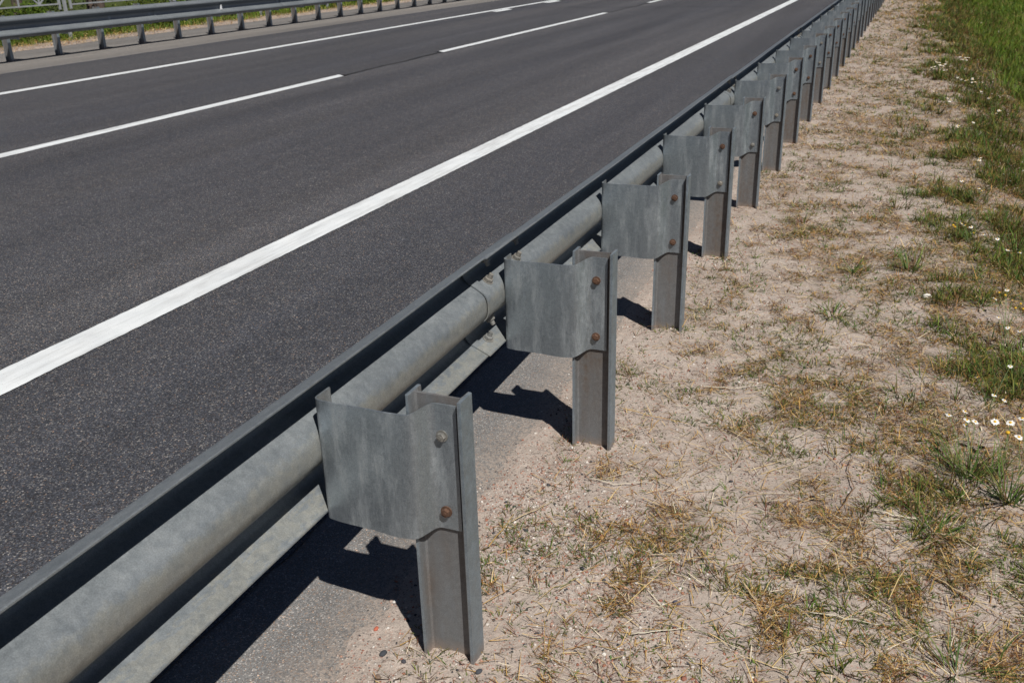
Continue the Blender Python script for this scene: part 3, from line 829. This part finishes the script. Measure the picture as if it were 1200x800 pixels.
# larger single tufts
def tuft(px, py, n, L, W, spread, cols, label, e0=.9, red=.3, e1=-.9):
    p = on_ground(px, py); a = rng.uniform(0, 6.28, n); r = np.abs(rng.normal(0, spread, n))
    P = np.stack([np.cos(a) * r, np.sin(a) * r, np.zeros(n)], -1)
    P[:, 2] = zt(p[0] + P[:, 0], p[1] + P[:, 1]) - p[2] - .003
    el = rng.normal(e0, .3, n); col = pal(n, cols, [1] * len(cols), .25)
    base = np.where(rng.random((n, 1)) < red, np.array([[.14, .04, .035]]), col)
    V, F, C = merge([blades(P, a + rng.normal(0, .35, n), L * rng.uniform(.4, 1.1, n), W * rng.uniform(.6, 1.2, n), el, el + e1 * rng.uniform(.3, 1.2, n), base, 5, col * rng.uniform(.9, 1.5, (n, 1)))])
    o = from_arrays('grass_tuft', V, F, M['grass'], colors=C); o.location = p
    tag(o, label, 'grass tuft', 'single grass tufts on the verge')
G3 = [(.09, .15, .03), (.06, .11, .028), (.14, .18, .045)]
tuft(1183, 590, 60, .17, .0055, .03, G3, 'large broad bladed tuft with dark red base at the right edge', 1.05, .3)
tuft(1135, 560, 170, .14, .0042, .06, G3, 'dense green tuft under the white daisies', 1.1)
tuft(1120, 470, 14, .10, .0045, .008, G3, 'small upright tuft with a reddish base left of the daisies', 1.2, .5)
tuft(1070, 480, 10, .11, .0055, .005, G3, 'slim upright green tuft alone on the sand', 1.35, .6, -.3)
tuft(1095, 630, 60, .12, .0042, .04, G3, 'sprawling green tuft at the right below the middle', .6)
tuft(1035, 590, 20, .09, .0050, .008, G3, 'flat spreading green tuft next to the bright straw', .5)
tuft(1000, 320, 26, .13, .0060, .02, G3, 'pale green tuft in the far middle of the verge', .8)
tuft(1065, 318, 46, .16, .0075, .03, G3, 'bushy green tuft before the slope', 1.0)
tuft(975, 370, 40, .11, .0060, .04, G3, 'low green patch right of the third post', .6)
tuft(900, 600, 20, .07, .0036, .012, G3, 'small low tuft in the middle of the open sand', .5)
tuft(1120, 790, 90, .10, .0034, .06, G3, 'thick low tuft at the bottom right corner', .8)
tuft(800, 640, 26, .075, .0030, .008, [(.12, .13, .06), (.20, .16, .08)], 'star shaped half dry tuft near the bottom centre', .3, .3, -.3)
tuft(458, 795, 9, .06, .0030, .003, G3, 'small reddish green sprout left of the nearest post', .7, .7, -.3)
tuft(500, 798, 8, .05, .0028, .003, [(.25, .16, .05), (.3, .2, .06)], 'small brown sprout below the nearest post', 1.0, .7, -.3)
tuft(640, 690, 26, .045, .0028, .03, G3, 'low green sprouts among dry stalks near the nearest post', .7, .3)
tuft(664, 541, 10, .03, .0040, .008, [(.14, .22, .05)], 'tiny bright green sprout at the foot of the second post', .6, .3)
tuft(740, 440, 40, .07, .0030, .02, [(.25, .19, .09), (.13, .13, .05)], 'brownish tuft beside the second post', .8, .2)
tuft(940, 262, 36, .13, .0060, .03, [(.12, .15, .04), (.25, .2, .1)], 'half green tuft right of the fourth post', .7)
tuft(1188, 450, 60, .12, .0050, .04, G3, 'green tuft on the slope edge at the right', 1.0)
tuft(1190, 300, 60, .20, .0090, .05, G3, 'leafy dark green tuft on the slope', 1.0, .1)
tuft(1140, 330, 24, .10, .0060, .02, G3, 'small tuft on bare sand near the yellow flowers', .9)

# chamomile
def head_mesh(r):
    bm = bmesh.new(); n = 13
    for i in range(n):
        a = 2 * math.pi * i / n + random.uniform(-.1, .1); L = r * random.uniform(.85, 1.1); w = r * .20
        d = Vector((math.cos(a), math.sin(a), 0)); s = Vector((-d.y, d.x, 0)); zz = random.uniform(-.18, .06) * r
        pts = [d * r * .28 - s * w * .6, d * r * .28 + s * w * .6, d * L * .8 + s * w + Vector((0, 0, zz * .6)), d * L + Vector((0, 0, zz)), d * L * .8 - s * w + Vector((0, 0, zz * .6))]
        bm.faces.new([bm.verts.new(p) for p in pts])
    return bm
def disc_mesh(r):
    bm = bmesh.new(); bmesh.ops.create_uvsphere(bm, u_segments=10, v_segments=6, radius=r * .34)
    for v in bm.verts: v.co.z = v.co.z * .75 + r * .06
    return bm
hm = bpy.data.meshes.new('flower_head'); b_ = head_mesh(1.0); b_.to_mesh(hm); b_.free(); hm.materials.append(M['petal'])
dm = bpy.data.meshes.new('flower_disc'); b_ = disc_mesh(1.0); b_.to_mesh(dm); b_.free(); dm.materials.append(M['disc'])
def daisy(base_px, heads_px, h, r, label, group='chamomile plants on the verge', buds=0, seed=0):
    """base on the ground under photo point, flower heads at photo points at height about h"""
    b = on_ground(*base_px); root = empty('chamomile_plant', b); tag(root, label, 'flower plant', group)
    heads = []
    for k, (px, py) in enumerate(heads_px):
        z = b[2] + h * random.uniform(.9, 1.1); p = unproj(px, py, z)
        heads.append(Vector(p - b))
    bm = bmesh.new()
    for q in heads:
        p0 = Vector((random.uniform(-.01, .01), random.uniform(-.01, .01), -.005)); mid = (p0 + q) * .5 + Vector((0, 0, .012)) + Vector((-q.x * .12, -q.y * .12, 0))
        prev = None; sr = max(.0010, r * .085)
        for t in np.linspace(0, 1, 6):
            c = (1 - t) ** 2 * p0 + 2 * t * (1 - t) * mid + t * t * q
            ring = [bm.verts.new(c + Vector((math.cos(a) * sr, math.sin(a) * sr, 0))) for a in (0, 2.09, 4.19)]
            if prev:
                for i in range(3): bm.faces.new((prev[i], prev[(i + 1) % 3], ring[(i + 1) % 3], ring[i]))
            prev = ring
    bm_obj('stem', bm, M['stem'], root)
    for k, q in enumerate(heads):
        bud = k >= len(heads) - buds
        tilt = (random.uniform(-.4, .4), random.uniform(-.4, .4), random.random() * 6)
        if bud:
            d = bpy.data.objects.new('flower_bud', dm); COL.objects.link(d); d.parent = root; d.location = q; d.scale = (r * 1.5,) * 3; d.rotation_euler = tilt
        else:
            hd = bpy.data.objects.new('flower_head', hm); COL.objects.link(hd); hd.parent = root; hd.location = q; hd.scale = (r, r, r); hd.rotation_euler = tilt
            d = bpy.data.objects.new('flower_disc', dm); COL.objects.link(d); d.parent = hd
    # feathery leaves
    n = 40; t = rng.random(n); hi = rng.integers(0, len(heads), n); H_ = np.array([h_[:] for h_ in heads])[hi]
    P = H_ * (t * .8)[:, None]; P[:, 2] = np.maximum(P[:, 2], 0)
    V, F, C = merge([blades(P, rng.uniform(0, 6.28, n), rng.uniform(.25, .6, n) * h * .5, rng.uniform(.08, .16, n) * r, rng.uniform(.1, .8, n), rng.uniform(-.3, .4, n), pal(n, G3, [1, 1, 1]), 2)])
    from_arrays('leaves', V, F, M['grass'], root, colors=C)
    return root
daisy((1135, 560), [(1131, 482), (1133, 492), (1132, 498), (1143, 494), (1112, 486)], .135, .0105, 'chamomile with a tight cluster of white heads over the green tuft')
daisy((1172, 560), [(1166, 494), (1184, 495), (1181, 507)], .135, .0125, 'chamomile with two large white heads and a yellow bud', buds=1)
daisy((1196, 575), [(1198, 490), (1194, 512)], .14, .0120, 'chamomile cut by the right edge of the view')
daisy((1160, 482), [(1145, 442), (1165, 463), (1177, 469), (1184, 429)], .10, .0085, 'small chamomile behind the main daisies on bare sand')
daisy((1180, 420), [(1181, 384), (1195, 388), (1170, 372)], .10, .0090, 'chamomile with few heads below the yellow flowers')
daisy((1178, 395), [(1166, 350), (1180, 340), (1186, 352), (1196, 356), (1178, 346), (1190, 361), (1199, 362), (1171, 343)], .12, .0095, 'chamomile crowded with yellow buds and short white rays on the slope edge', buds=5)
daisy((1135, 285), [(1127, 262), (1131, 264), (1138, 266), (1141, 273), (1119, 266), (1117, 264)], .10, .0115, 'chamomile with a bright clump of white heads in the middle distance', buds=2)
daisy((1175, 300), [(1169, 280), (1181, 293), (1195, 296), (1152, 275)], .10, .0105, 'chamomile with scattered white heads left of the leafy tuft')
daisy((1155, 240), [(1150, 224), (1147, 221), (1153, 223)], .10, .0115, 'chamomile with three small heads high on the slope')
daisy((1132, 228), [(1129, 213), (1127, 212), (1103, 202)], .10, .0110, 'chamomile with two heads where the sand gives way to weeds')
far = [(1094, 72), (1100, 74), (1105, 75), (1108, 73), (1103, 78), (1109, 84), (1093, 80), (1127, 68), (1133, 69), (1125, 92), (1131, 95), (1138, 93), (1141, 95), (1148, 108), (1158, 116), (1162, 83), (1153, 98), (1097, 108), (1112, 117), (1095, 58), (1170, 131), (1146, 187), (1121, 149), (1142, 142), (1150, 27), (1171, 37), (1080, 28)]
for k, (px, py) in enumerate(far):
    daisy((px, py + 7), [(px + random.uniform(-3, 3), py + random.uniform(-2, 2)) for _ in range(random.choice((3, 4, 5, 6)))], .12, .0125, 'distant chamomile dot of white among the weeds of the slope', 'far chamomiles on the slope')

# ------------------------------------------------------------------ bushes and trees beyond the far barrier
def leaves(n, rx, ry, rz, size, cols, cz):
    nl = max(9, int(n / 110)); c = rng.normal(0, 1, (nl, 3)); c /= np.linalg.norm(c, axis=1)[:, None]; c *= rng.uniform(.35, .95, (nl, 1)); c *= np.array([rx, ry, rz])
    k = rng.integers(0, nl, n); d = rng.normal(0, 1, (n, 3)); d /= np.linalg.norm(d, axis=1)[:, None]
    P = c[k] + d * rng.uniform(.5, 1, (n, 1)) ** .5 * np.array([rx, ry, rz]) * .38 + np.array([0, 0, cz])
    P = P[P[:, 2] > .03]; n = len(P)
    a = rng.uniform(0, 6.28, n)
    return blades(P, a, size * rng.uniform(.6, 1.3, n), size * .55 * rng.uniform(.7, 1.2, n), rng.normal(.2, .7, n), rng.normal(-.3, .6, n), pal(n, cols, [1] * len(cols), .3), 2)
LC = [[(.05, .10, .014), (.08, .14, .015), (.13, .19, .02)], [(.018, .035, .010), (.028, .05, .012), (.04, .065, .015)], [(.09, .12, .015), (.12, .14, .02), (.05, .08, .015)]]
KL = ['bright green leafy bush behind the far barrier', 'dark green dense bush behind the far barrier', 'yellowish green bush behind the far barrier']
for k in range(24):
    y = 11.5 + k * 1.35 + random.uniform(-.4, .4); x = -16.9 + random.uniform(-.4, .4) - (0.5 if k % 3 == 1 else 0); t = k % 3 if random.random() < .8 else 1
    h = random.uniform(.55, .9) if t != 1 else random.uniform(.9, 1.3)
    root = empty('bush', (x, y, float(zt(x, y)))); tag(root, KL[t], 'bush', ['bright bushes beyond the road', 'dark bushes beyond the road', 'yellowish bushes beyond the road'][t])
    V, F, C = merge([leaves(2600, .75, .95, h * .62, .075, LC[t], h * .5)]); from_arrays('foliage', V, F, M['leaf'], root, colors=C)
    bm = bmesh.new()
    for q in range(5):
        a = random.random() * 6.28; add_prism(bm, (0, 0, -.05), (math.cos(a) * .5, math.sin(a) * .5, 1), .018, h * .9, 6, r2=.006)
    bm_obj('stem', bm, M['bark'], root)
tl = ['tree trunk with reddish bark behind the lattice railing near the left edge', 'second slimmer tree trunk behind the lattice railing', 'tree with a grey trunk seen under the far barrier', 'tree at the far end of the bushes', 'tree deep among the dark bushes']
for k, (px, py, X, r) in enumerate([(107, 5, -17.6, .13), (118, 5, -17.9, .10), (271, 16, -16.3, .09), (430, 0, -18.5, .12), (20, 5, -19.5, .14)]):
    d = FW + R2 * ((px - 600) / FPX) - U2 * ((py - 400) / FPX); t = X / d[0]; y = d[1] * t
    root = empty('tree', (X, y, float(zt(X, y)))); tag(root, tl[k], 'tree')
    bm = bmesh.new(); H_ = random.uniform(4, 5.5); prev = None; lean = (random.uniform(-.2, .2), random.uniform(-.3, .3))
    for i in range(9):
        t = i / 8; rr = r * (1.25 if i == 0 else 1) * (1 - .75 * t)
        ring = [bm.verts.new((lean[0] * t * t + rr * math.cos(a), lean[1] * t * t + rr * math.sin(a) * (1 + .08 * math.sin(3 * a)), -.1 + H_ * t)) for a in np.linspace(0, 6.283, 12, endpoint=False)]
        if prev:
            for q in range(12): bm.faces.new((prev[q], prev[(q + 1) % 12], ring[(q + 1) % 12], ring[q]))
        prev = ring
    for q in range(7):
        a = q * 2.4; add_prism(bm, (lean[0] * .3, lean[1] * .3, H_ * (.45 + .07 * q)), (math.cos(a), math.sin(a), .8), r * .35, 1.3, 7, r2=r * .08)
    bm_obj('trunk', bm, M['bark'], root, smooth=True)
    V, F, C = merge([leaves(5200, 1.7, 1.7, 1.6, .11, LC[1], H_ * .92)]); from_arrays('crown', V, F, M['leaf'], root, colors=C)

# ------------------------------------------------------------------ light
SUN = Vector((.53, -.50, 1)).normalized()
el = math.asin(SUN.z); az = math.atan2(SUN.x, SUN.y)
w = bpy.data.worlds.new('World'); scene.world = w; w.use_nodes = True
nt = w.node_tree; bg = nt.nodes['Background']
sky = nt.nodes.new('ShaderNodeTexSky'); sky.sky_type = 'NISHITA'; sky.sun_disc = False
sky.sun_elevation = el; sky.sun_rotation = az; sky.air_density = .28; sky.dust_density = .15; sky.ozone_density = 2.0
nt.links.new(sky.outputs[0], bg.inputs[0]); bg.inputs[1].default_value = .05
sd = bpy.data.lights.new('sun', 'SUN'); sd.energy = 4.95; sd.angle = math.radians(.53); sd.color = (1, .955, .89)
so = bpy.data.objects.new('sun', sd); COL.objects.link(so); so.rotation_euler = SUN.to_track_quat('Z', 'Y').to_euler(); so.location = (8, -8, 15)

# ------------------------------------------------------------------ camera
cam = bpy.data.cameras.new('camera'); co = bpy.data.objects.new('camera', cam); COL.objects.link(co)
cam.sensor_width = 36; cam.lens = 36 * FPX / 1200; cam.clip_start = .05; cam.clip_end = 2000
m = Matrix.Identity(4)
for i in range(3):
    m[i][0] = R2[i]; m[i][1] = U2[i]; m[i][2] = -FW[i]
m[2][3] = 1.430
co.matrix_world = m
cam.dof.use_dof = True; cam.dof.focus_distance = 2.5; cam.dof.aperture_fstop = 11
scene.camera = co
vs = scene.view_settings
vs.view_transform = 'Standard'; vs.look = 'None'; vs.exposure = 0.0; vs.gamma = 1; vs.use_curve_mapping = False
